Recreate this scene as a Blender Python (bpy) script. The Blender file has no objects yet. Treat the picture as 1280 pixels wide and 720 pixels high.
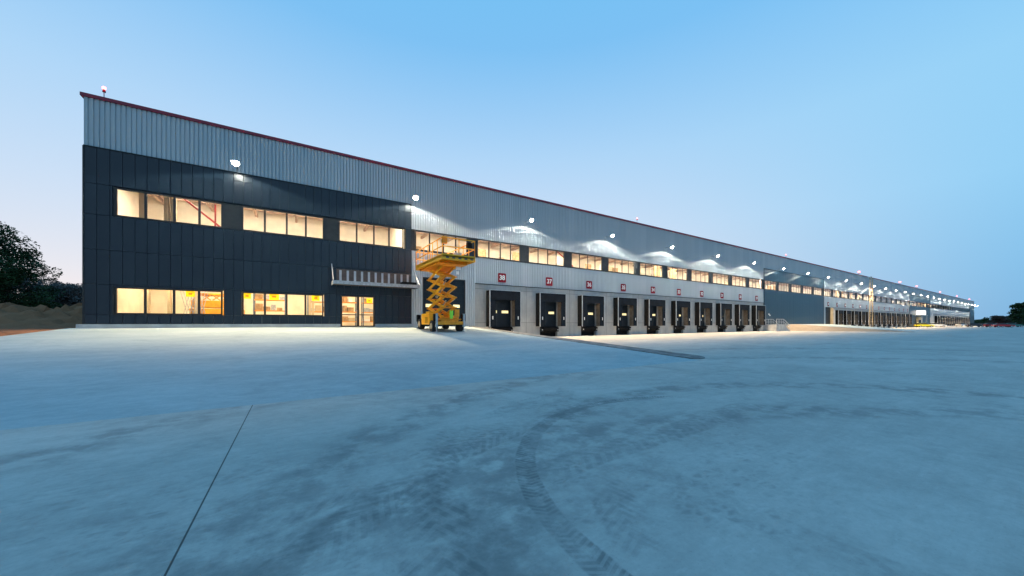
import bpy, math, random
from mathutils import Vector, Matrix
random.seed(7)
C = bpy.context.scene.collection
D = 28.5
CZ = 1.4
F = 434.0
SB, CB = 0.5306, 0.8476
def px(x, d=0.0):
    """facade X of a photo column at distance d in front of the wall"""
    u = (x-640)/F
    return (D-d)*(SB+CB*u)/(CB-SB*u)
def ray(x, t):
    u = (x-640)/F
    return (t*(SB+CB*u), -D+t*(CB-SB*u))

# ------------------------------------------------------------------ mesh builder
class MB:
    def __init__(s): s.v = []; s.f = []; s.sm = []
    def add(s, vs, fs, smooth=False):
        n = len(s.v); s.v += [tuple(p) for p in vs]
        for f in fs: s.f.append(tuple(i+n for i in f)); s.sm.append(smooth)
    def box(s, x0, x1, y0, y1, z0, z1, b=0):
        if x0 > x1: x0, x1 = x1, x0
        if y0 > y1: y0, y1 = y1, y0
        if z0 > z1: z0, z1 = z1, z0
        s.add([(x0,y0,z0),(x1,y0,z0),(x1,y1,z0),(x0,y1,z0),(x0,y0,z1),(x1,y0,z1),(x1,y1,z1),(x0,y1,z1)],
              [(0,3,2,1),(4,5,6,7),(0,1,5,4),(1,2,6,5),(2,3,7,6),(3,0,4,7)])
        return s
    def quad(s, a, b, c, d): s.add([a,b,c,d], [(0,1,2,3)]); return s
    def bar(s, p, q, w, h, up=(0,0,1)):
        p = Vector(p); q = Vector(q); d = (q-p).normalized(); up = Vector(up)
        if abs(d.dot(up)) > .98: up = Vector((0,1,0))
        a = d.cross(up).normalized()*w/2; b = a.cross(d).normalized()*h/2
        vs = [p-a-b,p+a-b,p+a+b,p-a+b,q-a-b,q+a-b,q+a+b,q-a+b]
        s.add(vs, [(0,1,2,3),(7,6,5,4),(0,4,5,1),(1,5,6,2),(2,6,7,3),(3,7,4,0)]); return s
    def tube(s, p, q, r, r2=None, n=8, cap=True):
        r2 = r if r2 is None else r2
        p = Vector(p); q = Vector(q); d = (q-p).normalized()
        up = Vector((0,0,1)) if abs(d.z) < .9 else Vector((1,0,0))
        a = d.cross(up).normalized(); b = d.cross(a)
        vs = []
        for c, rr in ((p, r), (q, r2)):
            for i in range(n):
                t = 2*math.pi*i/n; vs.append(c+a*math.cos(t)*rr+b*math.sin(t)*rr)
        s.add(vs, [(i,(i+1)%n,n+(i+1)%n,n+i) for i in range(n)], True)
        if cap: s.add(vs, [tuple(range(n-1,-1,-1)), tuple(range(n,2*n))])
        return s
    def path(s, pts, r, n=6):
        for a, b in zip(pts, pts[1:]): s.tube(a, b, r, n=n)
        return s
    def ball(s, c, r, n=10, m=7, sz=1.0):
        vs = []; fs = []
        for j in range(m+1):
            ph = math.pi*j/m
            for i in range(n):
                th = 2*math.pi*i/n
                vs.append((c[0]+r*math.sin(ph)*math.cos(th), c[1]+r*math.sin(ph)*math.sin(th), c[2]+sz*r*math.cos(ph)))
        for j in range(m):
            for i in range(n): fs.append((j*n+i,(j+1)*n+i,(j+1)*n+(i+1)%n,j*n+(i+1)%n))
        s.add(vs, fs, True); return s
    def build(s, name, mat, parent=None, bevel=0):
        me = bpy.data.meshes.new(name); me.from_pydata(s.v, [], s.f)
        me.polygons.foreach_set('use_smooth', s.sm)
        me.materials.append(mat); me.update()
        o = bpy.data.objects.new(name, me); C.objects.link(o)
        if parent: o.parent = parent
        if bevel:
            m = o.modifiers.new('bevel', 'BEVEL'); m.width = bevel; m.segments = 2; m.limit_method = 'ANGLE'
        return o
def tag(o, label=None, cat=None, group=None, kind=None):
    if label: o['label'] = label
    if cat: o['category'] = cat
    if group: o['group'] = group
    if kind: o['kind'] = kind
    return o
def empty(name, loc, label, cat, group=None, rz=0):
    o = bpy.data.objects.new(name, None); C.objects.link(o); o.location = loc; o.rotation_euler = (0,0,rz)
    o.empty_display_size = .3
    return tag(o, label, cat, group)
def copy_tree(o, parent=None):
    c = o.copy(); C.objects.link(c); c.parent = parent
    for ch in list(o.children): copy_tree(ch, c)
    return c

# ------------------------------------------------------------------ material helpers
class E:
    """tiny expression wrapper round Math nodes"""
    T = None
    def __init__(s, k): s.k = k
    @staticmethod
    def m(op, *a):
        n = E.T.nodes.new('ShaderNodeMath'); n.operation = op
        for i, x in enumerate(a):
            if isinstance(x, E): E.T.links.new(x.k, n.inputs[i])
            else: n.inputs[i].default_value = x
        return E(n.outputs[0])
    def __add__(s,o): return E.m('ADD',s,o)
    __radd__ = __add__
    def __sub__(s,o): return E.m('SUBTRACT',s,o)
    def __rsub__(s,o): return E.m('SUBTRACT',o,s)
    def __mul__(s,o): return E.m('MULTIPLY',s,o)
    __rmul__ = __mul__
    def __truediv__(s,o): return E.m('DIVIDE',s,o)
def eabs(a): return E.m('ABSOLUTE', a)
def esqrt(a): return E.m('SQRT', a)
def efrac(a): return E.m('FRACT', a)
def emax(a,b): return E.m('MAXIMUM', a, b)
def emin(a,b): return E.m('MINIMUM', a, b)
def clamp(a): return emin(emax(a,0.0),1.0)
def ss(a, lo, hi):
    n = E.T.nodes.new('ShaderNodeMapRange'); n.interpolation_type = 'SMOOTHSTEP'
    E.T.links.new(a.k, n.inputs[0]); n.inputs[1].default_value = lo; n.inputs[2].default_value = hi
    return E(n.outputs[0])
def new_mat(name):
    m = bpy.data.materials.new(name); m.use_nodes = True
    E.T = m.node_tree
    return m, m.node_tree, m.node_tree.nodes['Principled BSDF']
def pos():
    g = E.T.nodes.new('ShaderNodeNewGeometry'); s = E.T.nodes.new('ShaderNodeSeparateXYZ')
    E.T.links.new(g.outputs['Position'], s.inputs[0])
    return E(s.outputs[0]), E(s.outputs[1]), E(s.outputs[2]), g.outputs['Position']
def noise(scale, detail=4, vec=None, sc=(1,1,1), rough=.55, dist=0.0, off=(0,0,0)):
    if vec is None: vec = pos()[3]
    mp = E.T.nodes.new('ShaderNodeMapping'); mp.inputs['Scale'].default_value = sc; mp.inputs['Location'].default_value = off
    E.T.links.new(vec, mp.inputs[0])
    n = E.T.nodes.new('ShaderNodeTexNoise'); n.inputs['Scale'].default_value = scale
    n.inputs['Detail'].default_value = detail; n.inputs['Roughness'].default_value = rough
    n.inputs['Distortion'].default_value = dist
    E.T.links.new(mp.outputs[0], n.inputs['Vector'])
    return E(n.outputs['Fac'])
def mixc(f, a, b):
    n = E.T.nodes.new('ShaderNodeMix'); n.data_type = 'RGBA'
    if isinstance(f, E): E.T.links.new(f.k, n.inputs[0])
    else: n.inputs[0].default_value = f
    for i, c in ((6,a),(7,b)):
        if isinstance(c, tuple): n.inputs[i].default_value = (*c,1)
        else: E.T.links.new(c, n.inputs[i])
    return n.outputs[2]
def bump(bs, h, strength=.3, dist=.01):
    n = E.T.nodes.new('ShaderNodeBump'); n.inputs['Strength'].default_value = strength; n.inputs['Distance'].default_value = dist
    E.T.links.new(h.k, n.inputs['Height']); E.T.links.new(n.outputs[0], bs.inputs['Normal'])
def plain(name, col, rough=.5, metal=0.0, var=.25, scale=3.0, bmp=0.0, spec=.5):
    m, t, b = new_mat(name)
    n = noise(scale, 4)
    c2 = tuple(max(0, c*(1-var)) for c in col); c1 = tuple(min(1, c*(1+var)) for c in col)
    t.links.new(mixc(ss(n,.3,.7), c2, c1), b.inputs['Base Color'])
    b.inputs['Roughness'].default_value = rough; b.inputs['Metallic'].default_value = metal
    b.inputs['Specular IOR Level'].default_value = spec
    if bmp: bump(b, n, bmp, .02)
    return m
def emis(name, col, strength):
    m, t, b = new_mat(name)
    b.inputs['Base Color'].default_value = (*col,1)
    b.inputs['Emission Color'].default_value = (*col,1); b.inputs['Emission Strength'].default_value = strength
    return m
M = {}
M['frame'] = plain('window_frame_black', (.012,.012,.014), .4, 0, .1)
M['black'] = plain('black_rubber', (.007,.007,.008), .8, 0, .3, spec=.15)
M['navy'] = plain('navy_curtain', (.007,.012,.020), .8, 0, .25, 2, spec=.15)
M['navydoor'] = plain('navy_door', (.008,.016,.026), .5, 0, .15, spec=.3)
M['infill'] = plain('infill_grey', (.022,.027,.033), .5, .1, .15, spec=.3)
M['alu'] = plain('aluminium', (.5,.52,.55), .4, .6, .1)
M['galv'] = plain('galvanised', (.42,.44,.47), .5, .3, .2, 8)
M['red'] = plain('red_trim', (.22,.008,.032), .45, 0, .1)
M['signred'] = plain('sign_red', (.24,.003,.014), .6, 0, .1, spec=.2)
M['white'] = plain('white_paint', (.8,.8,.8), .5, 0, .05)
M['cream'] = plain('cream_wall', (.78,.70,.58), .8, 0, .08, 1.2)
M['creamdark'] = plain('cream_panel', (.55,.43,.27), .8, 0, .1, 1.2)
M['indoorfloor'] = plain('indoor_floor', (.4,.36,.3), .5, 0, .15)
M['ceiling'] = plain('ceiling_sheet', (.62,.50,.38), .8, 0, .15, 1.5)
M['purlin'] = plain('purlin_steel', (.50,.34,.26), .6, 0, .2)
M['redpipe'] = plain('red_pipe', (.6,.05,.05), .5)
M['brown'] = plain('soffit_brown', (.10,.07,.06), .6, 0, .2)
M['yellow'] = plain('lift_yellow', (.98,.42,.008), .4, 0, .12, 4)
M['orange'] = plain('lift_orange', (.90,.30,.008), .45, 0, .2, 4)
M['notice'] = plain('notice_yellow', (.95,.74,.02), .6, 0, .03)
M['noticegreen'] = plain('vest_green', (.35,.9,.06), .6, 0, .05)
M['tyre'] = plain('tyre', (.02,.02,.02), .85, 0, .3, 12)
M['padgrey'] = plain('pad_beige', (.20,.155,.12), .8)
M['card'] = plain('cardboard', (.40,.25,.12), .8, 0, .35, 3)
M['metalblue'] = plain('rack_blue', (.12,.16,.24), .5, 0, .2)
M['trunk'] = plain('bark', (.06,.045,.03), .9, 0, .4, 5, .5)
M['plinth'] = plain('plinth_concrete', (.40,.41,.42), .8, 0, .15, 1.5, .2)
M['intlamp'] = emis('tube_lamp', (1,.86,.66), 230.0)
M['intlamp2'] = emis('tube_lamp_low', (1,.80,.50), 110.0)
M['flood'] = emis('floodlight_face', (1,.95,.80), 90.0)
M['beacon'] = emis('beacon_red', (1,.16,.15), 6.0)
M['doorlit'] = emis('lit_door_window', (1,.82,.42), .85)
M['entrance'] = emis('lit_entrance_box', (1,.93,.85), 1.4)
M['headlamp'] = plain('lamp_clear', (.8,.8,.8), .15)
M['tail'] = plain('tail_red', (.4,.01,.01), .3)
M['carglass'] = plain('car_glass', (.015,.018,.022), .1)

def paper():
    m = M['notice']; t = m.node_tree; b = t.nodes['Principled BSDF']; o = t.nodes['Material Output']
    tr = t.nodes.new('ShaderNodeBsdfTranslucent'); tr.inputs[0].default_value = (.95,.80,.02,1)
    mx = t.nodes.new('ShaderNodeMixShader'); mx.inputs[0].default_value = .75
    t.links.new(b.outputs[0], mx.inputs[1]); t.links.new(tr.outputs[0], mx.inputs[2]); t.links.new(mx.outputs[0], o.inputs[0])
paper()
def glass_mat():
    m = bpy.data.materials.new('window_glass'); m.use_nodes = True; t = m.node_tree; t.nodes.clear(); E.T = t
    o = t.nodes.new('ShaderNodeOutputMaterial'); mx = t.nodes.new('ShaderNodeMixShader')
    tr = t.nodes.new('ShaderNodeBsdfTransparent'); gl = t.nodes.new('ShaderNodeBsdfGlossy'); fr = t.nodes.new('ShaderNodeFresnel')
    tr.inputs[0].default_value = (.94,.95,.94,1); gl.inputs['Roughness'].default_value = .02; fr.inputs[0].default_value = 1.5
    t.links.new(fr.outputs[0], mx.inputs[0]); t.links.new(tr.outputs[0], mx.inputs[1]); t.links.new(gl.outputs[0], mx.inputs[2])
    t.links.new(mx.outputs[0], o.inputs[0]); return m
M['glass'] = glass_mat()

def cladding():
    m, t, b = new_mat('grey_corrugated_metal')
    x, y, z, P = pos()
    n1 = noise(.9, 3, P, (1,1,.05)); n2 = noise(2.2, 4, P, (1.5,1,.25))
    # sheet to sheet tone (1 m wide sheets)
    w = E.T.nodes.new('ShaderNodeTexWhiteNoise'); w.noise_dimensions = '1D'
    E.T.links.new(E.m('FLOOR', x/1.0).k, w.inputs['W'])
    f = clamp(n1*.50+n2*.25+E(w.outputs[0])*.42-.05)
    t.links.new(mixc(f, (.35,.40,.45), (.47,.51,.55)), b.inputs['Base Color'])
    b.inputs['Metallic'].default_value = .1; b.inputs['Roughness'].default_value = .6; b.inputs['Specular IOR Level'].default_value = .3
    return m
M['clad'] = cladding()
def darkpanel(name, a, c):
    m, t, b = new_mat(name)
    x, y, z, P = pos()
    w = E.T.nodes.new('ShaderNodeTexWhiteNoise'); w.noise_dimensions = '2D'
    cb = E.T.nodes.new('ShaderNodeCombineXYZ')
    E.T.links.new(E.m('FLOOR', (x+9.75)/.5).k, cb.inputs[0]); E.T.links.new(E.m('FLOOR', z/1.9).k, cb.inputs[1])
    E.T.links.new(cb.outputs[0], w.inputs['Vector'])
    n = noise(1.3, 4, P, (1,1,.4))
    t.links.new(mixc(clamp(n*.6+E(w.outputs[0])*.4), a, c), b.inputs['Base Color'])
    b.inputs['Roughness'].default_value = .38; b.inputs['Metallic'].default_value = .15
    return m
M['dark'] = darkpanel('anthracite_panel', (.004,.013,.026), (.009,.023,.041))
M['bluepanel'] = darkpanel('blue_grey_panel', (.016,.042,.065), (.024,.054,.080))
def concwall():
    m, t, b = new_mat('precast_concrete')
    x, y, z, P = pos()
    n1 = noise(.7, 5, P, (1,1,1), .6); n2 = noise(6, 4, P, (1,1,.25), .6); n3 = noise(40, 2, P)
    streak = noise(1.4, 4, P, (1,1,.06), .6)
    jx = eabs(efrac((x-16.67)/5.66)-.5)          # vertical joint between bays
    j1 = 1-ss(jx, .002, .004)
    jz = 1-ss(eabs(z-4.55), .010, .022); jz2 = 1-ss(eabs(z-1.45), .010, .022)
    j = emax(j1, emax(jz, jz2))
    f = clamp(n1*.5+n2*.25+streak*.3-.05)
    c = mixc(ss(f,.3,.75), (.31,.315,.32), (.48,.48,.475))
    c = mixc(j*.8, c, (.10,.10,.10))
    t.links.new(c, b.inputs['Base Color']); b.inputs['Roughness'].default_value = .85
    bump(b, n2+n3*.3-j*2, .25, .01)
    return m
M['concwall'] = concwall()

def concrete_ground(name, lo, hi, dark, marks, rough=.62, spec=.35):
    m, t, b = new_mat(name)
    x, y, z, P = pos()
    big = noise(.16, 5, P, (1,1.6,1), .6, .6); mid = noise(.7, 6, P, (.8,1.5,1), .65, .5)
    fine = noise(5, 5, P, (1,1.3,1), .65); brush = noise(3.5, 5, P, (.35,5,1), .65); grit = noise(70, 2, P)
    f = clamp(big*.30+mid*.36+fine*.22+noise(26,3,P)*.12+brush*.10-.05)
    c = mixc(ss(f,.36,.70), lo, hi)
    blot = ss(noise(.38, 6, P, (1.3,1,1), .68, 1.2, (7,3,0)), .45, .66)
    rest = ss(noise(2.4, 5, P, (1,1,1), .65), .36, .62)
    c = mixc(blot*rest*.32, c, dark)
    spk = ss(noise(60, 3, P, rough=.7), .58, .72)
    c = mixc(spk*.35, c, dark)
    pale = ss(noise(14, 4, P, (.6,1.4,1), .7, .8), .55, .75)
    c = mixc(pale*.22, c, tuple(min(.6, v*1.25) for v in hi))
    height = fine*.4+grit*.15
    if marks:
        acc = None
        WRP = (noise(3.0, 3, P)-.5)*.035
        def tread(s, d, w, pitch, ang=1.1, fill=.55):
            inb = 1-ss(eabs(d), w*.8, w)
            lug = 1-ss(eabs(efrac((s+eabs(d)*ang+WRP)/pitch)-.5), fill*.5-.06, fill*.5+.06)
            return inb*(lug*.40+.50)
        def arc(cx, cy, R, w, pitch, a0x, a0y, lim, k, ang=1.1):
            dx = x-cx; dy = y-cy
            r = esqrt(dx*dx+dy*dy); th = E.m('ARCTAN2', dy, dx)
            wob = (noise(.8, 2, P)-.5)*.12
            side = ss(dx*a0x+dy*a0y, lim, lim+.8)
            return tread(th*R, r-R+wob, w, pitch, ang)*side*k
        def line(x0, y0, ang_deg, w, pitch, smin, smax, k, ang=1.0):
            ca, sa = math.cos(math.radians(ang_deg)), math.sin(math.radians(ang_deg))
            s = (x-x0)*ca+(y-y0)*sa; d = (y-y0)*ca-(x-x0)*sa + (noise(.5,2,P)-.5)*.3
            ends = ss(s, smin, smin+.9)*(1-ss(s, smax-.9, smax))
            return tread(s, d, w, pitch, ang)*ends*k
        patch = ss(noise(1.1, 4, P, off=(4,9,0)), .40, .58)
        patch2 = ss(noise(.9, 4, P, off=(14,2,0)), .42, .60)
        L = [arc(4.6,-27.3,3.12,.115,.055,-.75,.66,.2,1.0,.5)*(patch*.45+.5),
             arc(5.2,-28.0,4.9,.16,.12,-.3,.95,.6,.35)*patch,
             arc(9.0,-27.5,6.2,.2,.14,-.9,.4,.5,.35)*patch2,
             line(.9,-25.9,72,.27,.15,-2.6,2.6,.75,1.3)*patch,
             line(.1,-25.4,18,.24,.13,-.8,3.4,.65,1.2)*patch2,
             line(-.2,-26.3,40,.22,.13,-.9,3.2,.65,1.3)*patch,
             line(1.9,-27.0,58,.22,.12,-1.4,3.5,.5,1.3)*patch2,
             line(2.5,-25.9,4,.24,.16,-1,5.0,.5,.9)*patch,
             line(.3,-24.4,-3,.3,.16,-4,7.0,.35,.9)*patch2]
        acc = L[0]
        for q in L[1:]: acc = emax(acc, q)
        rub = ss(noise(9, 4, P), .25, .62)
        acc = clamp(acc*rub)
        c = mixc(clamp(acc*.78), c, (.075,.085,.095))
        # clods pressed into a cell pattern by coarse tyres
        vo_ = E.T.nodes.new('ShaderNodeTexVoronoi'); vo_.feature = 'DISTANCE_TO_EDGE'; vo_.inputs['Scale'].default_value = 9.5
        mp_ = E.T.nodes.new('ShaderNodeMapping'); mp_.inputs['Rotation'].default_value = (0,0,.6); mp_.inputs['Scale'].default_value = (.75,1.25,1)
        E.T.links.new(P, mp_.inputs[0]); E.T.links.new(mp_.outputs[0], vo_.inputs['Vector'])
        cell = ss(E(vo_.outputs['Distance']), .03, .30)
        zone = ss(noise(.55, 4, P, (1,1,1), .6, .6, (3,11,0)), .50, .62)*(1-ss(eabs(x-1.6), 2.2, 5.0))*(1-ss(y, -23.8, -22.4))
        rub2 = ss(noise(5, 4, P, off=(2,5,0)), .42, .60)
        c = mixc(cell*zone*rub*rub2*.34, c, dark)
        height = height+cell*zone*.2
        # worn sweeps where lorries turn
        def sweep(cx, cy, R, w, k):
            dx = x-cx; dy = y-cy
            r = esqrt(dx*dx+dy*dy)-R+(mid-.5)*.9
            return (1-ss(eabs(r), w*.3, w))*k
        sw = emax(emax(sweep(6,-30,6.0,.5,.5), sweep(10,-34,13.5,.5,.45)), emax(sweep(12,-38,21,.6,.4), sweep(3,-34,8.6,.5,.45)))
        c = mixc(clamp(sw*rest), c, dark)
        # sawn joints
        jl = 1-ss(eabs(x+.61), .004, .008)
        jl = emax(jl, 1-ss(eabs(x-23.4), .006, .012))
        jl = emax(jl, 1-ss(eabs(y+45.3), .006, .012))
        c = mixc(jl*.85, c, (.03,.03,.03))
        height = height-jl*1.5
    t.links.new(c, b.inputs['Base Color'])
    rr = mid*.18+(rough-.09)
    t.links.new(rr.k, b.inputs['Roughness']); b.inputs['Specular IOR Level'].default_value = spec
    bump(b, height, .35, .006)
    return m
M['yard'] = concrete_ground('yard_concrete', (.335,.33,.32), (.52,.51,.49), (.125,.13,.135), True, .75, .3)
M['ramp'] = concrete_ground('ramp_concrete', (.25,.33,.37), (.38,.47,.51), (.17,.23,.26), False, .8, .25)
M['darkconc'] = plain('dark_screed', (.15,.15,.155), .85, 0, .5, 2.5, .5)
def dirt(name, a, c2, sc=1.0):
    m, t, b = new_mat(name)
    x,y,z,P = pos()
    n = noise(1.2*sc, 7, P, rough=.7); n2 = noise(9*sc, 5, P, rough=.7); n3 = noise(.25*sc, 3, P)
    t.links.new(mixc(clamp(n*.5+n2*.3+n3*.3-.05), a, c2), b.inputs['Base Color'])
    b.inputs['Roughness'].default_value = .95; b.inputs['Specular IOR Level'].default_value = .1
    bump(b, n+n2*.5, .9, .08); return m
M['dirt'] = dirt('brown_soil', (.10,.042,.022), (.42,.19,.10))
M['bank'] = dirt('sandy_soil', (.17,.14,.11), (.36,.31,.26))
M['field'] = dirt('field_soil', (.04,.05,.03), (.12,.11,.07), .2)
def leafmat(name, a, c2):
    m, t, b = new_mat(name)
    n = noise(.9, 4)
    w = E.T.nodes.new('ShaderNodeObjectInfo')
    t.links.new(mixc(ss(n,.35,.65), a, c2), b.inputs['Base Color'])
    b.inputs['Roughness'].default_value = .6; b.inputs['Specular IOR Level'].default_value = .25
    return m
M['leaf'] = leafmat('dark_leaf', (.010,.032,.012), (.030,.072,.022))
M['bush'] = leafmat('bush_leaf', (.11,.10,.10), (.20,.17,.16))
M['shrub'] = leafmat('shrub_leaf', (.012,.030,.010), (.04,.07,.02))
M['rustleaf'] = leafmat('rust_leaf', (.03,.035,.02), (.11,.045,.035))

# ------------------------------------------------------------------ ground
RX0, RX1, RY = -10.3, 13.0, -21.1     # sloped forecourt slab
FZ = 1.13
def ramp_z(y): return FZ*(y-RY)/(-RY) if y > RY else 0.0
g = MB().quad((-3000,-3000,-.12),(3000,-3000,-.12),(3000,3000,-.12),(-3000,3000,-.12)).build('ground', M['field']); tag(g, kind='structure')
yb = MB()
yb.quad((RX0,-160,0),(430,-160,0),(430,RY,0),(RX0,RY,0))
yb.quad((RX1,RY,0),(430,RY,0),(430,1.0,0),(RX1,1.0,0))
yb.quad((334.2,1,0),(430,1,0),(430,70,0),(334.2,70,0))
yb.box(RX0-.02,RX0,-160,RY,-.11,-.001)
tag(yb.build('yard', M['yard']), kind='structure')
rb = MB()
n = 24
for i in range(n):
    y0 = RY+(0-RY)*i/n; y1 = RY+(0-RY)*(i+1)/n
    rb.quad((RX0,y0,ramp_z(y0)),(RX1,y0,ramp_z(y0)),(RX1,y1,ramp_z(y1)),(RX0,y1,ramp_z(y1)))
rb.quad((RX0,0,FZ),(RX1,0,FZ),(RX1,.3,FZ),(RX0,.3,FZ))
rb.add([(RX1,RY,0),(RX1,.3,0),(RX1,.3,FZ),(RX1,0,FZ)], [(0,1,2,3)])
rb.add([(RX0,RY,-.11),(RX0,.3,-.11),(RX0,.3,FZ),(RX0,0,FZ),(RX0,RY,0)], [(4,3,2,1,0)])
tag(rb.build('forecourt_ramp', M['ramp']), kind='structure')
# dark screed strip at the foot of the slab side, rounded near end
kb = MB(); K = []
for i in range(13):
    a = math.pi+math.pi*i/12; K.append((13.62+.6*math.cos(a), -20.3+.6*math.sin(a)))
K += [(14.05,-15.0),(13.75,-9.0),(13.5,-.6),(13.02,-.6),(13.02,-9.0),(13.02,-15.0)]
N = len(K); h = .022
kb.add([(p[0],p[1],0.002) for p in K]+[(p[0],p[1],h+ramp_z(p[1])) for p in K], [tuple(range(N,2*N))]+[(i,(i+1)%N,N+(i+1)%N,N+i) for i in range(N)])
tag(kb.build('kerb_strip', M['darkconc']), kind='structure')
# terrain to the left of the yard
tb = MB(); nx, ny = 110, 230
def terr(x, y):
    s = max(0,min(1,(y-5.5)/8.0)); s = s*s*(3-2*s)
    edge = max(0,min(1,(RX0-x)/2.5))
    base = ramp_z(y) if y < 0 else FZ
    nz = random.uniform(-.13,.13)+.1*math.sin(x*7+y*2)*math.sin(y*5.3)+.22*math.sin(x*1.1+y*.7)+.14*math.sin(x*2.3-y*1.9)+.09*math.sin(x*4.1+y*3.3+1)
    return base-.05+edge*(s*(1.35+.25*math.sin(x*.35)+nz*1.1)+nz*.12*(1 if y > -2 else .3)) 
vs = []
for j in range(ny+1):
    y = -60+j*(130)/ny
    for i in range(nx+1):
        x = RX0-.02-(i/nx)**1.6*110
        z = terr(x, y)+random.uniform(-.03,.03)*(0 if i == 0 else 1)
        vs.append((x,y,z))
fs = [(j*(nx+1)+i, (j+1)*(nx+1)+i, (j+1)*(nx+1)+i+1, j*(nx+1)+i+1) for j in range(ny) for i in range(nx)]
tb.add(vs, fs, False); tag(tb.build('terrain', M['dirt']), kind='structure')
# earth ramp and slab in front of the second dark wall
bb = MB(); nb = 14; top = []; bot = []
for i in range(nb+1):
    f = i/nb
    top.append((80.5+6.5*f, -1.3-13.5*f, max(.02,1.18*(1-f)+random.uniform(-.05,.05))))
    bot.append((76.2+7.5*f+random.uniform(-.3,.3), -1.3-14.5*f, .003))
rows = [bot]+[[tuple(a+(b-a)*q+random.uniform(-.06,.06) for a, b in zip(p, r)) for p, r in zip(bot, top)] for q in (.3,.6,.85)]+[top]
for ra, rc in zip(rows, rows[1:]):
    for i in range(nb): bb.add([ra[i],ra[i+1],rc[i+1],rc[i]], [(0,1,2,3)], True)
bb.quad((76.2,-1.3,.003),(80.5,-1.3,1.18),(80.5,0,1.18),(76.2,0,.003))
tag(bb.build('earth_bank', M['bank']), kind='structure')
sb = MB()
sb.quad((80.5,0,1.2),(80.5,-1.3,1.19),(99.4,-1.3,1.19),(99.4,0,1.2))
sb.quad((80.5,-1.3,1.19),(87,-14.8,.02),(99.4,-14.8,.02),(99.4,-1.3,1.19))
sb.add([(99.4,0,0),(99.4,-1.3,0),(99.4,-14.8,0),(99.4,-14.8,.02),(99.4,-1.3,1.19),(99.4,0,1.2)], [(0,1,2,3,4,5)])
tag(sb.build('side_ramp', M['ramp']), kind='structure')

# ------------------------------------------------------------------ the warehouse
W = empty('warehouse', (0,0,0), 'very long grey and dark blue warehouse with red roof edge and dock doors', 'warehouse')
ROOF = 13.9; XE = 334.0; X0 = -9.75
WB0, WB1 = 7.42, 9.06        # window band
P0, PITCH, GW = -8.58, 5.66, 4.72
def corr(mb, xa, xb, z0, z1, y=0.0, pitch=.207, dep=.055):
    x = xa; prof = []
    while x < xb-.001:
        for f, dd in ((0,-dep),(.66,-dep),(.74,0),(.92,0)):
            xx = x+f*pitch
            if xx < xb: prof.append((xx, y+dd))
        x += pitch
    prof.append((xb, y-dep))
    vs = [(p[0],p[1],z0) for p in prof]+[(p[0],p[1],z1) for p in prof]; n = len(prof)
    mb.add(vs, [(i,i+1,n+i+1,n+i) for i in range(n-1)])
up = MB()
DK = [(X0,8.05),(70.4,98.9),(177.4,211.0),(315.0,XE)]
GR = [(8.05,70.4),(98.9,177.4),(211.0,315.0)]
for a, b in DK: corr(up, a, b, 11.1, ROOF-.12)
for a, b in GR: corr(up, a, b, WB1, ROOF-.12)
up.build('upper_cladding', M['clad'], W)
lo = MB()
corr(lo, 8.05, 9.05, FZ, WB0); corr(lo, 9.05, 12.9, 5.25, WB0); corr(lo, 12.9, 13.85, FZ, WB0)
for a, b in ((13.85,70.4),(104.3,177.4),(217.5,315.0)): corr(lo, a, b, 5.02, WB0)
corr(lo, 98.9, 100.0, 0, WB0); corr(lo, 103.3, 104.3, 0, WB0); corr(lo, 100.0, 103.3, 5.02, WB0)
corr(lo, 211.0, 217.5, 4.2, WB0)
lo.build('lower_cladding', M['clad'], W)
# roof edge
re = MB()
re.box(X0-.12, XE+.1, -.14, .5, ROOF-.12, ROOF+.06)
re.build('roof_edge', M['red'], W)
rf = MB().box(X0, XE, .5, 75, ROOF-.35, ROOF-.05); rf.build('roof', M['galv'], W)
bk = MB(); bk.box(X0+.02, X0+.2, .12, 75, 0, ROOF-.13); bk.box(XE-.2, XE-.02, .12, 75, 0, ROOF-.13); bk.box(X0+.2, XE-.2, 74.8, 75, 0, ROOF-.36)
bk.build('end_wall', M['clad'], W)
# backing behind the skins
DX0, DX1 = px(426.5), px(467.5)
bg = MB()
bg.box(X0+.01, XE-.01, .06, .12, WB1-.02, ROOF-.14)
bg.box(X0+.01, 8.05, .06, .12, 3.50, WB0+.02)
bg.box(8.05, 13.85, .06, .12, 5.26, WB0+.02)
bg.box(13.86, 315, .06, .12, 5.04, WB0+.02)
bg.box(X0+.01, DX0-.001, .06, .12, 0, 1.88); bg.box(DX1+.001, 8.0, .06, .12, 0, 1.88)
bg.box(315, XE-.01, .06, .12, 0, WB0+.02)
for a, b in ((X0+.01,-8.62),(-3.84,-2.96),(1.80,8.0)):
    if b < 3: bg.box(a, b, .06, .12, 1.88, 3.50)
bg.box(1.80, px(427)-.02, .06, .12, 1.88, 3.50); bg.box(px(467)+.02, 8.0, .06, .12, 1.88, 3.50)
bg.box(X0+.01, -8.62, .06, .12, WB0+.02, WB1-.02)
bg.box(7.55, 8.4, .06, .12, WB0+.02, WB1-.02)
bg.build('backing_wall', M['frame'], W)
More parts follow.
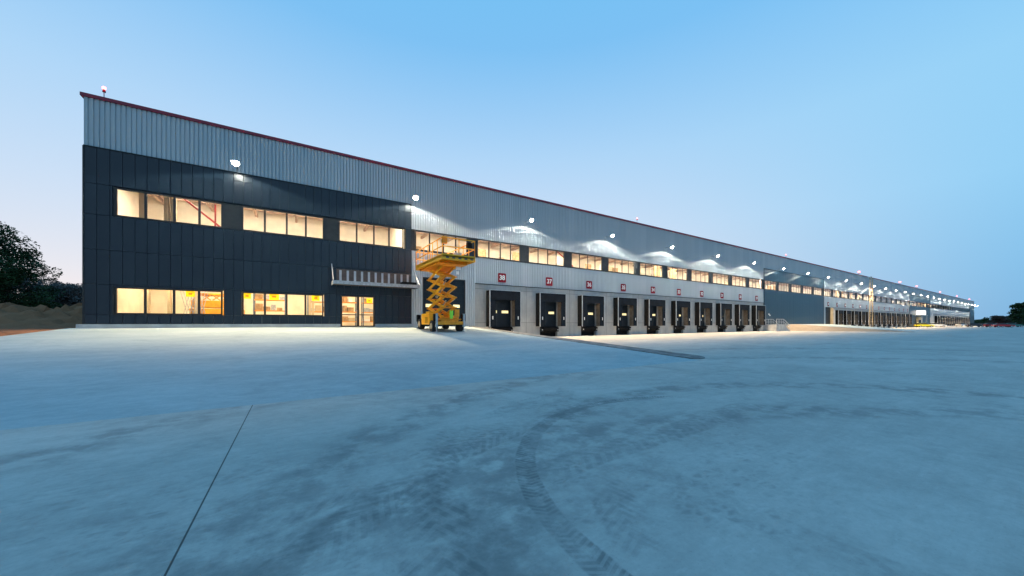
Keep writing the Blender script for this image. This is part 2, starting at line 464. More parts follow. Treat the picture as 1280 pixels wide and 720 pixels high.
# dark panel skins with open joints
def panels(name, a, b, rows, mat, holes, w=.5, y=-.10, col0=None):
    mb = MB()
    n = int(round((b-a)/w)); w = (b-a)/n; gp = .010
    for (z0, z1) in rows:
        for i in range(n):
            segs = [(a+i*w, a+(i+1)*w)]
            for (hx0, hx1, hz0, hz1) in holes:
                if z1 <= hz0+.01 or z0 >= hz1-.01: continue
                out = []
                for s0, s1 in segs:
                    if s1 <= hx0 or s0 >= hx1: out.append((s0,s1)); continue
                    if s0 < hx0: out.append((s0,hx0))
                    if s1 > hx1: out.append((hx1,s1))
                segs = out
            for s0, s1 in segs:
                if s1-s0 > .06:
                    jy = random.uniform(-.003,.003)
                    mb.box(s0+gp, s1-gp, y+jy, .055, z0+gp, z1-gp)
    o = mb.build(name, mat, W)
    return o
DX0, DX1 = px(426.5), px(467.5)
holes = [(-8.66,7.62,7.40,9.10),(-8.66,-3.80,1.88,3.56),(-2.92,1.82,1.88,3.56),(DX0-.03,DX1+.03,0,3.56)]
panels('dark_cladding', X0, 8.05, [(1.36,1.88),(1.88,3.56),(3.56,5.48),(5.48,7.40),(7.40,9.10),(9.10,11.08)], M['dark'], holes)
panels('blue_cladding', 70.4, 98.9, [(1.2,WB0),(WB1,11.08)], M['bluepanel'], [], .9)
panels('blue_cladding', 177.4, 211.0, [(3.0,WB0),(WB1,11.08)], M['bluepanel'], [], 1.2)
panels('blue_cladding', 315.0, XE, [(.2,WB0),(WB1,11.08)], M['bluepanel'], [], 1.2)
# panel above lower window heads + flashings
fl = MB()
for a, b in DK: fl.box(a, b, -.135, .05, 11.08, 11.13)
for a, b in ((8.05,70.4),(98.9,177.4),(211,315)):
    fl.box(a, b, -.07, .05, WB1, WB1+.05); fl.box(a, b, -.07, .05, WB0-.05, WB0)
for a, b in ((13.85,70.4),(104.3,177.4),(217.5,315)): fl.box(a, b, -.09, .02, 4.97, 5.03)
for xx in (8.05,70.4,98.9,177.4,211,315): fl.box(xx-.04, xx+.04, -.125, .05, 1.2, 11.08)
fl.box(X0-.03, X0+.03, -.13, .1, 1.2, 11.08)
fl.build('flashing', M['infill'], W)
# plinth of the office part
MB().box(X0-.25, DX0-.06, -.16, .05, FZ-.05, 1.345).build('plinth', M['plinth'], W)
MB().box(DX1+.06, 8.98, -.16, .05, FZ-.05, 1.345).build('plinth', M['plinth'], W)
MB().box(80.4, 98.9, -.14, .05, .9, 1.19).box(70.4, 80.4, -.14, .05, 0, 1.19).build('plinth', M['plinth'], W)
MB().box(177.4, 211.0, -.02, .05, 0, 2.98).build('plinth', M['bluepanel'], W)

# windows
def make_window(x0, w, z0, z1, sill=False, n=4, fy0=-.07, fy1=.05):
    f = MB(); t = .085
    f.box(x0, x0+w, fy0, fy1, z0, z0+t); f.box(x0, x0+w, fy0, fy1, z1-t, z1)
    f.box(x0, x0+t, fy0, fy1, z0+t, z1-t); f.box(x0+w-t, x0+w, fy0, fy1, z0+t, z1-t)
    for i in range(1, n):
        cx = x0+w*i/n*1.0+(.10 if n == 4 else 0)*(1-abs(i-2)/2)
        f.box(cx-t*.7, cx+t*.7, (-.05 if x0 < 7 else -.03), -.012, z0+t, z1-t)
    o = f.build('window', M['frame'], W)
    gl = MB(); gl.quad((x0+t,-.01,z0+t),(x0+w-t,-.01,z0+t),(x0+w-t,-.01,z1-t),(x0+t,-.01,z1-t))
    gl.build('glass', M['glass'], o)
    if sill:
        MB().box(x0-.06, x0+w+.06, -.17, -.072, z0-.045, z0-.003).build('sill', M['infill'], o)
        MB().box(x0-.075, x0-.003, -.15, -.072, z0-.003, z1).build('trim', M['infill'], o)
    return o
wins = []
for k in range(48):
    xs = P0+PITCH*k
    if k == 0: w0 = make_window(xs, GW, WB0, WB1)
    if k < 3: 
        if k: make_window(xs, GW, WB0, WB1)
    elif k == 3:
        wb = make_window(xs, GW, WB0+.0, WB1)
    else:
        c = wb.copy(); C.objects.link(c); c.location.x = PITCH*(k-3)
        for ch in wb.children:
            d = ch.copy(); C.objects.link(d); d.parent = c
    a = xs+GW; bnd = xs+PITCH
    if k < 47:
        if a < 7: MB().box(a, bnd, -.045, .05, WB0, WB1).build('infill_panel', M['infill'], W)
        elif k == 3 or k > 3: MB().box(a, bnd, -.03, .05, WB0, WB1).build('infill_panel', M['infill'], W)
MB().box(X0+1.09, P0, -.045, .05, WB0, WB1).build('infill_panel', M['infill'], W)
MB().box(P0+PITCH*47+GW, 315, -.03, .05, WB0, WB1).build('infill_panel', M['frame'], W)
MB().box(315, XE, -.06, .05, WB0, WB1).build('infill_panel', M['bluepanel'], W)
make_window(-8.60, 4.72, 1.90, 3.46, True); make_window(-2.90, 4.66, 1.90, 3.46, True)
MB().box(-8.66,-3.80,-.09,.05,3.465,3.55).box(-2.92,1.82,-.09,.05,3.465,3.55).box(DX0-.03,DX1+.03,-.09,.05,3.445,3.55).build('lintel', M['dark'], W)

# entrance door
ed = MB(); t = .06; z0, z1 = FZ+.005, 3.44
ed.box(DX0, DX1, -.12, .05, z1-t, z1); ed.box(DX0, DX0+t, -.12, .05, z0, z1-t); ed.box(DX1-t, DX1, -.12, .05, z0, z1-t)
mx_ = (DX0+DX1)/2
ed.box(mx_-.07, mx_+.07, -.12, .05, z0, z1-t); ed.box(DX0+t, mx_-.07, -.11, .05, z0, z0+.08); ed.box(mx_+.07, DX1-t, -.11, .05, z0, z0+.08)
ed.box(DX0+t, mx_-.07, -.11, .05, 2.00, 2.07); ed.box(mx_+.07, DX1-t, -.11, .05, 2.00, 2.07)
edo = ed.build('entrance_door', M['frame'], W)
gg = MB(); gg.quad((DX0+t,-.02,z0+.08),(DX1-t,-.02,z0+.08),(DX1-t,-.02,z1-t),(DX0+t,-.02,z1-t)); gg.build('glass', M['glass'], edo)
hh = MB(); hh.tube((mx_-.1,-.16,1.9),(mx_-.1,-.16,2.4),.015); hh.tube((mx_+.1,-.16,1.9),(mx_+.1,-.16,2.4),.015)
hh.box(mx_-.11,mx_-.09,-.16,-.12,1.95,1.97); hh.box(mx_+.09,mx_+.11,-.16,-.12,1.95,1.97); hh.build('handle', M['alu'], edo)

# canopy over the entrance
cn = MB(); ca, cb_ = 2.25, 8.35
cn.box(ca, cb_, -1.45, -1.37, 4.16, 4.40); cn.box(ca, ca+.07, -1.37, -.1, 4.16, 4.40); cn.box(cb_-.07, cb_, -1.37, -.1, 4.16, 4.40)
cno = cn.build('canopy', M['galv'], W)
MB().box(ca+.07, cb_-.07, -1.37, -.11, 4.20, 4.25).build('soffit', M['brown'], cno)
MB().box(2.6, 8.0, -.17, -.115, 4.38, 5.38).build('back_panel', M['brown'], cno)
sl = MB()
for i in range(11):
    xx = 2.78+i*.49; sl.box(xx, xx+.15, -.21, -.172, 4.42, 5.30)
sl.build('slat', M['alu'], cno)
for xx in (ca+.035, cb_-.035):
    MB().bar((xx,-.12,5.72),(xx,-1.38,4.42),.06,.06).build('tie_rod', M['galv'], cno)
MB().box(7.1, 8.2, -1.2, -.5, 4.27, 4.62).build('downpipe_box', M['black'], cno)

# dark sectional gate beside the lift
gt = MB()
gt.box(9.05, 12.9, .06, .12, FZ, 5.25)
for i in range(7): gt.box(9.12, 12.83, .035, .058, FZ+.03+i*.58, FZ+.03+i*.58+.565)
gto = gt.build('sectional_gate', M['navydoor'], W)
MB().box(9.05,9.13,-.06,.05,FZ,5.25).box(12.82,12.9,-.06,.05,FZ,5.25).box(9.13,12.82,-.06,.05,5.17,5.25).build('gate_frame', M['frame'], gto)
for a in (9.32, 11.78): MB().box(a, a+.6, .015, .033, 2.76, 3.02).build('gate_window', M['doorlit'], gto)
# second gate (near sign 28)
g2 = MB().box(100.0, 103.3, .06, .12, 0.0, 5.02)
for i in range(8): g2.box(100.05, 103.25, .035, .058, .03+i*.6, .03+i*.6+.58)
g2o = g2.build('sectional_gate', M['navydoor'], W)
MB().box(103.15,103.3,-.5,.0,.6,4.9).build('gate_frame', M['creamdark'], g2o)
MB().box(103.6, 104.2, -.6, -.05, 0, 4.6).build('pilaster', M['plinth'], W)
# third section entrance
MB().box(212.0, 217.5, -.02, .12, 0, 4.18).build('pilaster', M['plinth'], W)

# docks
def dock_wall(a, b, centers):
    mb = MB(); y0, y1 = -.02, .30; xs = a
    for c in centers:
        l, r = c-1.15, c+1.15
        mb.box(xs, l, y0, y1, 0, 4.97)
        mb.box(l, r, y0, y1, 3.95, 4.97)
        xs = r
    mb.box(xs, b, y0, y1, 0, 4.97)
    mb.build('concrete_wall', M['concwall'], W)
cen1 = [16.67+PITCH*j for j in range(10)]
cen2 = [16.67+PITCH*j for j in range(16, 29)]; cen2 = [c for c in cen2 if c < 175.5]
cen3 = [222.0+PITCH*j for j in range(16)]
dock_wall(13.85, 70.4, cen1); dock_wall(104.3, 177.4, cen2); dock_wall(217.5, 315, cen3)
def proto_dock(c):
    out = []
    # shelter shell
    s = MB(); hw = 1.67; dp = .72; zb, zt = 1.08, 4.42
    s.box(c-hw, c-hw+.07, -dp, -.03, zb, zt-.07); s.box(c+hw-.07, c+hw, -dp, -.03, zb, zt-.07); s.box(c-hw, c+hw, -dp, -.03, zt-.07, zt)
    so = s.build('dock_shelter', M['black'], W); out.append(so)
    for sg in (-1, 1):
        a, b = sorted((c+sg*1.04, c+sg*(hw-.02)))
        MB().box(a, b, -dp-.05, -dp-.003, zb, 3.55).build('side_curtain', M['navy'], so)
        MB().box(c+sg*1.18-.03, c+sg*1.18+.03, -dp+.0, -.05, zb, 3.8).build('side_pad', M['padgrey'] if sg > 0 else M['black'], so)
        MB().box(c+sg*1.38-.045, c+sg*1.38+.045, -dp-.075, -dp-.053, 1.75, 2.05).build('marker', M['white'], so)
        MB().box(c+sg*hw-.035, c+sg*hw+.035, -dp-.075, -dp-.005, zb-.02, zt+.03).build('edge_trim', M['alu'], so)
    MB().box(c-hw+.02, c+hw-.02, -dp-.06, -dp-.003, 3.553, zt-.01).build('head_curtain', M['navy'], so)
    MB().box(c-hw+.036, c+hw-.036, -dp-.07, -.03, zt+.003, zt+.05).build('top_flashing', M['alu'], so)
    # door
    d = MB(); d.box(c-1.15, c+1.15, .22, .28, 1.05, 3.95)
    for i in range(5): d.box(c-1.12, c+1.12, .19, .218, 1.08+i*.57, 1.08+i*.57+.555)
    do = d.build('dock_door', M['navydoor'], W); out.append(do)
    MB().box(c-.80, c-.42, .165, .188, 2.36, 2.60).build('door_window', M['doorlit'], do)
    MB().box(c+.12, c+.84, .165, .188, 2.36, 2.60).build('door_window', M['doorlit'], do)
    # leveller pit
    p = MB(); p.box(c-1.13, c+1.13, -.10, .18, .92, 1.06); p.box(c-1.0, c+1.0, -.42, -.11, .78, .98)
    p.add([(c-.9,-.38,.77),(c+.9,-.38,.77),(c+.9,-.02,.45),(c-.9,-.02,.45),(c-.9,-.02,.77),(c+.9,-.02,.77)], [(0,1,2,3),(0,3,4),(1,5,2),(0,4,5,1),(3,2,5,4)])
    lo_ = p.build('dock_leveller', M['black'], W); out.append(lo_)
    b = MB(); b.box(c-1.14, c+1.14, .31, 1.2, 0.01, .9)
    out.append(b.build('leveller_pit', M['black'], W))
    for sg in (-1,1):
        bo = MB().box(c+sg*1.0-.14, c+sg*1.0+.14, -.24, -.021, .52, .92).build('bumper', M['tyre'], W); out.append(bo)
        MB().box(c+sg*1.0-.05, c+sg*1.0+.05, -.262, -.242, .68, .78).build('bumper_plate', M['white'], bo)
    return out
pd = proto_dock(cen1[0])
for c in cen1[1:]+cen2+cen3:
    for o in pd:
        k = copy_tree(o, W); k.location.x = c-cen1[0]

# interiors (parts of the building)
def room(name, xa, xb, ya, yb, za, zb, mw, mf, mc):
    m1 = MB(); m1.quad((xa,yb,za),(xb,yb,za),(xb,yb,zb),(xa,yb,zb)); m1.quad((xa,ya,za),(xa,yb,za),(xa,yb,zb),(xa,ya,zb)); m1.quad((xb,ya,za),(xb,yb,za),(xb,yb,zb),(xb,ya,zb))
    m1.build('interior_wall', mw, W)
    MB().quad((xa,ya,za),(xb,ya,za),(xb,yb,za),(xa,yb,za)).build('interior_floor', mf, W)
    MB().quad((xa,ya,zb),(xb,ya,zb),(xb,yb,zb),(xa,yb,zb)).build('interior_ceiling', mc, W)
room('u', X0+.26, 8.0, .13, 8, 7.2, 10.9, M['cream'], M['indoorfloor'], M['ceiling'])
room('u', 8.1, 314, .13, 8, 7.2, 10.9, M['cream'], M['indoorfloor'], M['ceiling'])
room('g', X0+.26, 8.0, .13, 9, FZ+.002, 4.9, M['cream'], M['indoorfloor'], M['ceiling'])
pu = MB()
for yy in (1.2, 2.6, 4.0, 5.4, 6.8): pu.box(X0+.3, 310, yy-.07, yy+.07, 10.62, 10.88)
xx = P0+.2
while xx < 270:
    pu.box(xx-.08, xx+.08, .2, 7.9, 10.35, 10.61); xx += PITCH/2
pu.build('roof_purlin', M['purlin'], W)
pi = MB(); pi.tube((-7.0,2.2,10.3),(-4.2,2.4,7.9),.06); pi.tube((-4.2,2.4,7.9),(-2.0,2.4,7.9),.06); pi.tube((-4.6,2.4,7.5),(-4.6,2.4,9.5),.05)
pi.tube((24,2,10.2),(27.5,2,8.0),.06); pi.build('sprinkler_pipe', M['redpipe'], W)
ci = MB()
for xx in (-7.9,-6.9,-5.6,.9,1.1): ci.box(xx, xx+.16, 2.0, 2.3, FZ, 4.88)
for xx in (-8.1, -7.0, -6.7): ci.box(xx, xx+.25, 1.7, 2.0, 7.22, 10.5)
ci.build('interior_column', M['creamdark'], W)
du = MB(); du.tube((8.3,2.0,9.9),(262,2.0,9.9),.22,n=10); 
du.build('ventilation_duct', M['galv'], W)
rs = random.Random(3)
for k in range(3, 47):
    xs = P0+PITCH*k
    for q in range(rs.choice((1,1,2))):
        a = xs+rs.uniform(.1,3.6); w_ = rs.uniform(.5,1.8); yy = rs.uniform(3.8,7.6)
        if a < 8.1 and a+w_ > 7.9: continue
        MB().box(a, a+w_, yy, yy+.1, 7.21, rs.uniform(8.6,10.3)).build('partition', M[rs.choice(('creamdark','card','purlin','cream','card'))], W)
# strip lights
def strip(x, y, z, ln, lab, grp, mt='intlamp'):
    r = empty('strip_light', (x,y,z), lab, 'ceiling light', grp)
    MB().box(-ln/2, ln/2, -.10, .10, .03, .10).build('housing', M['white'], r)
    MB().box(-ln/2+.03, ln/2-.03, -.08, .08, -.02, .029).build('tube', M[mt], r)
    return r
s0 = strip(P0+GW/2, 3.3, 10.25, 3.6, 'warm strip light under the ceiling behind the upper windows', 'strip lights behind the upper windows')
for k in range(1, 48):
    if 33 <= k <= 36: continue
    c = copy_tree(s0); c.location.x = P0+GW/2+k*PITCH
first = None
for x in (-7.5,-4.2,-.9,2.4,5.7):
    for y in (1.1, 5.6):
        if first is None: first = strip(x,y,4.75,2.2,'warm strip light on the ceiling of the ground floor room','strip lights of the ground floor room','intlamp2')
        else:
            c = copy_tree(first); c.location = (x,y,4.75)

# ------------------------------------------------------------------ things behind the ground floor windows
def rack(x, y, w, lab):
    r = empty('storage_rack', (x,y,FZ+.004), lab, 'rack', 'storage racks in the ground floor room')
    p = MB()
    for a in (0, w):
        for b in (0, .8): p.box(a-.04, a+.04, b-.04, b+.04, 0, 2.9)
    p.bar((0,0,.3),(0,.8,1.4),.03,.03); p.bar((w,0,1.4),(w,.8,.3),.03,.03)
    p.build('upright', M['metalblue'], r)
    s = MB()
    for z in (.35, 1.15, 1.95, 2.7): s.box(-.02, w+.02, -.02, .82, z, z+.06)
    s.build('shelf', M['orange'], r)
    return r
crate_labs = ['brown carton','pale carton','long brown carton','tall brown carton']
def boxes(x, y, w, n, where):
    for lvl, z in enumerate((.41,1.21,2.01)):
        a = .06; i = 0
        while a < w-.35:
            ww = random.uniform(.25,.5); hh2 = random.uniform(.2,.5)
            b = MB().box(a, a+ww, .1, .65, FZ+z+.004, FZ+z+.004+hh2).build('carton', random.choice([M['card'],M['creamdark'],M['white'],M['galv'],M['card']]))
            b.location = (x, y, 0)
            tag(b, 'carton on the %s shelf, %s' % (('lowest','middle','upper')[lvl], where), 'box', 'cartons on the %s shelf of the %s' % (('lowest','middle','upper')[lvl], where))
            a += ww+random.uniform(.03,.12); i += 1
for x, y, w, lab in ((-2.5,2.6,1.9,'blue storage rack behind the left panes of the second ground floor window'),
                (.9,3.4,1.6,'blue storage rack behind the right pane of the second ground floor window'),
                (2.9,2.8,1.5,'blue storage rack behind the left leaf of the glass entrance door'),
                (4.9,2.9,1.6,'blue storage rack behind the right leaf of the glass entrance door')):
    rack(x,y,w,lab); boxes(x,y,w,4,'behind '+lab.split('behind the ')[1].replace('of the second ground floor window','of second ground floor window'))
# yellow machine indoors
im = empty('indoor_lift', (-5.0,2.2,FZ+.004), 'folded yellow work platform parked behind the first ground floor window', 'work platform')
MB().box(-.9,1.9,0,1.5,.35,1.25).box(-.8,1.8,-.02,1.5,1.32,1.80).build('body', M['yellow'], im, .03)
b = MB()
for i in range(5):
    b.bar((-.7+i*.5,-.03,1.82),(-.3+i*.5,-.03,2.15),.05,.06); b.bar((-.3+i*.5,-.04,1.82),(-.7+i*.5,-.04,2.15),.05,.06)
b.build('scissor_pack', M['orange'], im)
w = MB()
for xx in (-.5,1.5):
    for yy in (.05,1.4): w.tube((xx,yy-.15,.3),(xx,yy+.15,.3),.3,n=14)
w.build('wheel', M['tyre'], im)
r = MB().box(-.95,1.95,-.03,1.53,2.17,2.28).path([(-.95,0,2.1),(-.95,0,2.9),(1.95,0,2.9),(1.95,0,2.1)],.03).path([(-.95,0,2.5),(1.95,0,2.5)],.025)
r.build('platform', M['yellow'], im)
# leaning lattice beside it
lt = empty('lattice_gate', (-6.3,2.0,FZ+.004), 'pale lattice gate standing behind the third pane of the first ground floor window', 'lattice')
l = MB()
for i in range(7):
    l.bar((0+i*.15,0,.1),(.5+i*.15,.02,2.4),.03,.03); l.bar((.5+i*.15,.03,.1),(0+i*.15,.05,2.4),.03,.03)
l.build('slat', M['galv'], lt)
MB().box(-.05,1.5,-.02,.07,0,.1).box(-.05,1.5,-.02,.07,2.4,2.48).build('frame', M['creamdark'], lt)
# yellow notices in the panes
def notice(x, z, w, h, lab):
    o = MB().quad((x,-.034,z),(x+w,-.034,z),(x+w,-.034,z+h),(x,-.034,z+h)).build('notice', M['notice'])
    dz = MB().box(x+w*.3, x+w*.7, -.0395, -.036, z+h*.35, z+h*.65).build('symbol', M['orange'], o)
    tag(o, lab, 'notice', 'yellow notices on the ground floor glazing')
notice(-5.62, 3.02, .42, .36, 'yellow notice at the top of the third pane of the first ground floor window')
notice(-2.84, 3.0, .40, .38, 'yellow notice at the top of the first pane of the second ground floor window')
notice(-1.45, 2.98, .55, .42, 'yellow notice at the top of the second pane of the second ground floor window')
notice(1.02, 3.0, .5, .38, 'yellow notice at the top of the last pane of the second ground floor window')
notice(DX1-.55, 2.95, .42, .36, 'yellow notice at the top of the right leaf of the entrance door')

# ------------------------------------------------------------------ number signs
def number_mesh(txt, size):
    cu = bpy.data.curves.new('number', 'FONT'); cu.body = txt; cu.size = size; cu.align_x = 'CENTER'; cu.align_y = 'CENTER'; cu.extrude = .006; cu.offset = .012
    ob = bpy.data.objects.new('number', cu); C.objects.link(ob)
    bpy.context.view_layer.update()
    me = bpy.data.meshes.new_from_object(ob)
    bpy.data.objects.remove(ob); me.materials.clear(); me.materials.append(M['white']); return me
def sign(x, txt, y=-.075):
    a = .44; r = .10; pts = []
    for cx, cz, s in ((a-r,a-r,0),(-(a-r),a-r,90),(-(a-r),-(a-r),180),(a-r,-(a-r),270)):
        for i in range(5):
            t = math.radians(s+i*22.5); pts.append((cx+r*math.cos(t), cz+r*math.sin(t)))
    n = len(pts); mb = MB()
    mb.add([(p[0],0,p[1]) for p in pts]+[(p[0],-.03,p[1]) for p in pts], [tuple(range(n)), tuple(range(2*n-1,n-1,-1))]+[(i,n+i,n+(i+1)%n,(i+1)%n) for i in range(n)])
    o = mb.build('number_sign', M['signred']); o.location = (x,y,5.70)
    tag(o, 'red square wall sign with white number %s above its dock door' % txt, 'sign', 'numbered red signs above the docks')
    m = bpy.data.objects.new('number', number_mesh(txt, .62)); C.objects.link(m); m.parent = o; m.rotation_euler = (math.pi/2,0,0); m.location = (0,-.038,-.0)
for j, c in enumerate(cen1): sign(c, str(38-j))
sign(101.6, '28')
for j, c in enumerate(cen2): sign(c, str(27-j))

# ------------------------------------------------------------------ floodlights
ORD = ['first','second','third','fourth','fifth','sixth','seventh','eighth','ninth','tenth','eleventh','twelfth','thirteenth','fourteenth','fifteenth','sixteenth','seventeenth','eighteenth','nineteenth','twentieth']
def lamp(name, kind, loc, power, col, **k):
    l = bpy.data.lights.new(name, kind); l.energy = power; l.color = col
    for a, b in k.items(): setattr(l, a, b)
    o = bpy.data.objects.new(name, l); C.objects.link(o); o.location = loc; return o
fl_arm = fl_head = fl_face = None; WSIGN = 1.0; WASHP = 108; YP = 10500
for i in range(31):
    x = -3.1+11.2*i
    if x > 333.5: x = 333.4
    if x < 7.9: where = 'over the first dark wall'
    elif x < 9: where = 'at the corner where dark wall meets grey wall'
    elif x < 68: where = 'over dock signs %d to %d' % (38-int((x-14)/PITCH), 38-int((x-14)/PITCH)-1)
    elif x < 98.9: where = 'over the second dark wall'
    elif x < 177: where = 'over the second row of docks'
    elif x < 211: where = 'over the far entrance'
    else: where = 'over the far docks'
    od = (ORD[i]+' floodlight from the left, ') if i < 20 else (ORD[30-i]+' floodlight from the far end, ')
    root = empty('floodlight', (x,0,11.28), od+where, 'floodlight', 'floodlights along the wall')
    if fl_arm is None:
        a = MB(); a.bar((0,-.05,.10),(0,-1.15,.10),.05,.05); a.bar((0,-.05,-.25),(0,-.75,.08),.035,.035); a.box(-.08,.08,-.075,-.04,-.35,.2)
        fl_arm = a.build('arm', M['galv'], root)
        hmb = MB(); ca_, sa_ = math.cos(math.radians(38)), math.sin(math.radians(38))
        fl_head = MB().box(-.24,.24,-.17,.17,0,.09).build('housing', M['galv'], root, .015); fl_head.location = (0,-1.22,.02); fl_head.rotation_euler = (math.radians(-38),0,0)
        fl_face = MB().tube((0,0,-.05),(0,0,-.002),.16,.16,n=16).build('lens', M['flood'], root); fl_face.location = (0,-1.22,.02); fl_face.rotation_euler = (math.radians(-38),0,0)
    else:
        for o in (fl_arm, fl_head, fl_face):
            c = o.copy(); C.objects.link(c); c.parent = root
    wash = lamp('wall_wash', 'SPOT', (0,-.85,-.10), WASHP, (1,.97,.80), spot_size=math.radians(157), spot_blend=.20, shadow_soft_size=.08)
    wash.data.use_nodes = True; lt_ = wash.data.node_tree; E.T = lt_       # asymmetric wall-washer optic, like an IES profile
    tcn = lt_.nodes.new('ShaderNodeTexCoord'); spn = lt_.nodes.new('ShaderNodeSeparateXYZ'); lt_.links.new(tcn.outputs['Normal'], spn.inputs[0])
    dyn = E(spn.outputs[1])*WSIGN
    dm = emax(dyn, .19); cd = E(spn.outputs[2])*-1.0; I_ = ss(dyn, -.10, .12)/(dm*dm)*(1-ss(cd, .22, .90)*.50)
    lt_.links.new(I_.k, lt_.nodes['Emission'].inputs['Strength'])
    wash.parent = root
    yl = lamp('yard_beam', 'SPOT', (0,-1.35,-.12), YP, (1,.72,.42), spot_size=math.radians(150), spot_blend=.3, shadow_soft_size=.15)
    yl.parent = root
    yl.data.use_nodes = True; ly = yl.data.node_tree; E.T = ly               # forward-throw optic: nothing back to the wall, most within ten metres
    t2 = ly.nodes.new('ShaderNodeTexCoord'); s2_ = ly.nodes.new('ShaderNodeSeparateXYZ'); ly.links.new(t2.outputs['Normal'], s2_.inputs[0])
    fy = E(s2_.outputs[1]); fz = E(s2_.outputs[2])*-1.0
    k2 = ss(fy, .17, .02)*ss(fz, .50, .93)
    ly.links.new(k2.k, ly.nodes['Emission'].inputs['Strength'])

# ------------------------------------------------------------------ red obstruction lights on the roof
bx = [128,798,984,1075,1126,1147,1176,1197,1212.5]
for i, p in enumerate(bx):
    x = px(p)
    lab = ['red beacon on a thin pole at the near roof corner','red beacon on the roof edge above the middle of the first dock row','red beacon on the roof edge above the second dark wall'][i] if i < 3 else ORD[i]+' red roof beacon from the left, on the far roof edge'
    r = empty('roof_beacon', (x,.2,ROOF+.06), lab, 'beacon', 'red beacons along the roof edge')
    MB().tube((0,0,0),(0,0,.42),.025).build('pole', M['galv'], r)
    sz = .75 if i < 3 else 1.9
    MB().tube((0,0,.42),(0,0,.55),.10*sz,.08*sz).build('base', M['signred'], r)
    MB().ball((0,0,.55+.13*sz),.12*sz).build('lamp', M['beacon'], r)
    b = lamp('beacon_light', 'POINT', (0,-.3,.7), 6, (1,.2,.2), shadow_soft_size=.1); b.parent = r

# ------------------------------------------------------------------ scissor lift on the forecourt
SX, SY = 8.95, -4.35
SZ = ramp_z(SY)+.004
L = empty('scissor_lift', (SX,SY,SZ), 'raised orange and yellow scissor lift standing on the ramp before the dark gate', 'scissor lift')
def gz(y): return ramp_z(SY+y)+.004-SZ
ch = MB(); ch.box(-.62,.62,-1.9,1.75,.42,.72); ch.box(-1.05,1.05,-2.05,-1.9,.40,.62); ch.box(-.95,.95,1.75,1.9,.42,.7); ch.box(-.85,.85,-1.9,1.6,.72,.80)
ch.build('chassis', M['orange'], L, .02)
eb = MB(); eb.box(-1.12,-.64,-.85,.85,.40,1.18); eb.box(-1.10,-.70,-.75,-.1,1.18,1.32); eb.build('engine_cover', M['yellow'], L, .05)
eb = MB(); eb.box(.64,1.12,-.85,.85,.40,1.05); eb.build('tank_cover', M['orange'], L, .05)
lv = MB()
for i in range(5): lv.box(-1.128,-1.122,-.6,.0,.55+i*.08,.58+i*.08)
lv.build('grille', M['black'], L)
for sx in (-1,1):
    for sy in (-1,1):
        y = sy*1.32; zc = gz(y)+.37
        wh = MB(); wh.tube((sx*.78,y,zc),(sx*1.12,y,zc),.37,n=24)
        for k in range(24):
            a = 2*math.pi*k/24; c_, s_ = math.cos(a), math.sin(a)
            wh.bar((sx*.79,y+c_*.375,zc+s_*.375),(sx*1.11,y+c_*.375,zc+s_*.375),.045,.03,(0,c_,s_))
        wo = wh.build('wheel', M['tyre'], L)
        MB().tube((sx*1.121,y,zc),(sx*1.14,y,zc),.20,n=16).tube((sx*1.14,y,zc),(sx*1.17,y,zc),.07,n=10).build('rim', M['creamdark'], wo)
        # outrigger
        oy = sy*2.0; zb = gz(oy)
        og = MB(); og.box(sx*.98-.07,sx*.98+.07,oy-.07,oy+.07,zb+.35,1.15)
        og.tube((sx*.98,oy,zb+.05),(sx*.98,oy,zb+.40),.035); og.tube((sx*.98,oy,zb+.0),(sx*.98,oy,zb+.05),.13,n=14)
        og.build('outrigger', M['galv'] if sy < 0 else M['black'], L)
        MB().box(sx*1.0-.13,sx*1.0+.13,oy*.92-.16,oy*.92+.16,.62,1.12).build('jack_box', M['black'], L, .02)
# scissor stack
ZB, ZT, NL = .86, 4.42, 5
hl = (ZT-ZB)/NL; Y0, Y1 = 1.15, -1.65
for sx in (-.46, .46):
    for k in range(NL):
        za, zc = ZB+k*hl, ZB+(k+1)*hl
        sg = 1 if sx > 0 else -1
        MB().bar((sx,Y0,za),(sx,Y1,zc),.08,.20).build('scissor_arm', M['yellow'], L, .01)
        MB().bar((sx-sg*.11,Y1,za),(sx-sg*.11,Y0,zc),.08,.20).build('scissor_arm', M['yellow'], L, .01)
for k in range(NL+1):
    z = ZB+k*hl
    for y in (Y0,Y1): MB().tube((-.60,y,z),(.60,y,z),.05,n=10).build('pivot_pin', M['orange'], L)
    if k < NL: MB().tube((-.58,(Y0+Y1)/2,z+hl/2),(.58,(Y0+Y1)/2,z+hl/2),.045,n=10).build('pivot_pin', M['orange'], L)
cy = MB()
for k in (0, 2):
    a = (0,Y0-.4,ZB+k*hl+.15); b = (0,Y1+.5,ZB+(k+1.7)*hl)
    am = Vector(a).lerp(Vector(b), .55); cy.tube(a, am, .10, n=12); cy.tube(am, b, .05, n=10)
cy.build('hydraulic_cylinder', M['galv'], L)
hs = MB().path([(.3,Y0,ZB+.2),(.34,Y0-.2,1.8),(.3,Y0,2.6),(.34,Y0-.2,3.4),(.3,Y0-.3,4.2)],.025)
hs.build('hose', M['black'], L)
MB().box(.28,.62,-2.07,-2.0,.95,1.45).build('ground_control', M['orange'], L, .01)
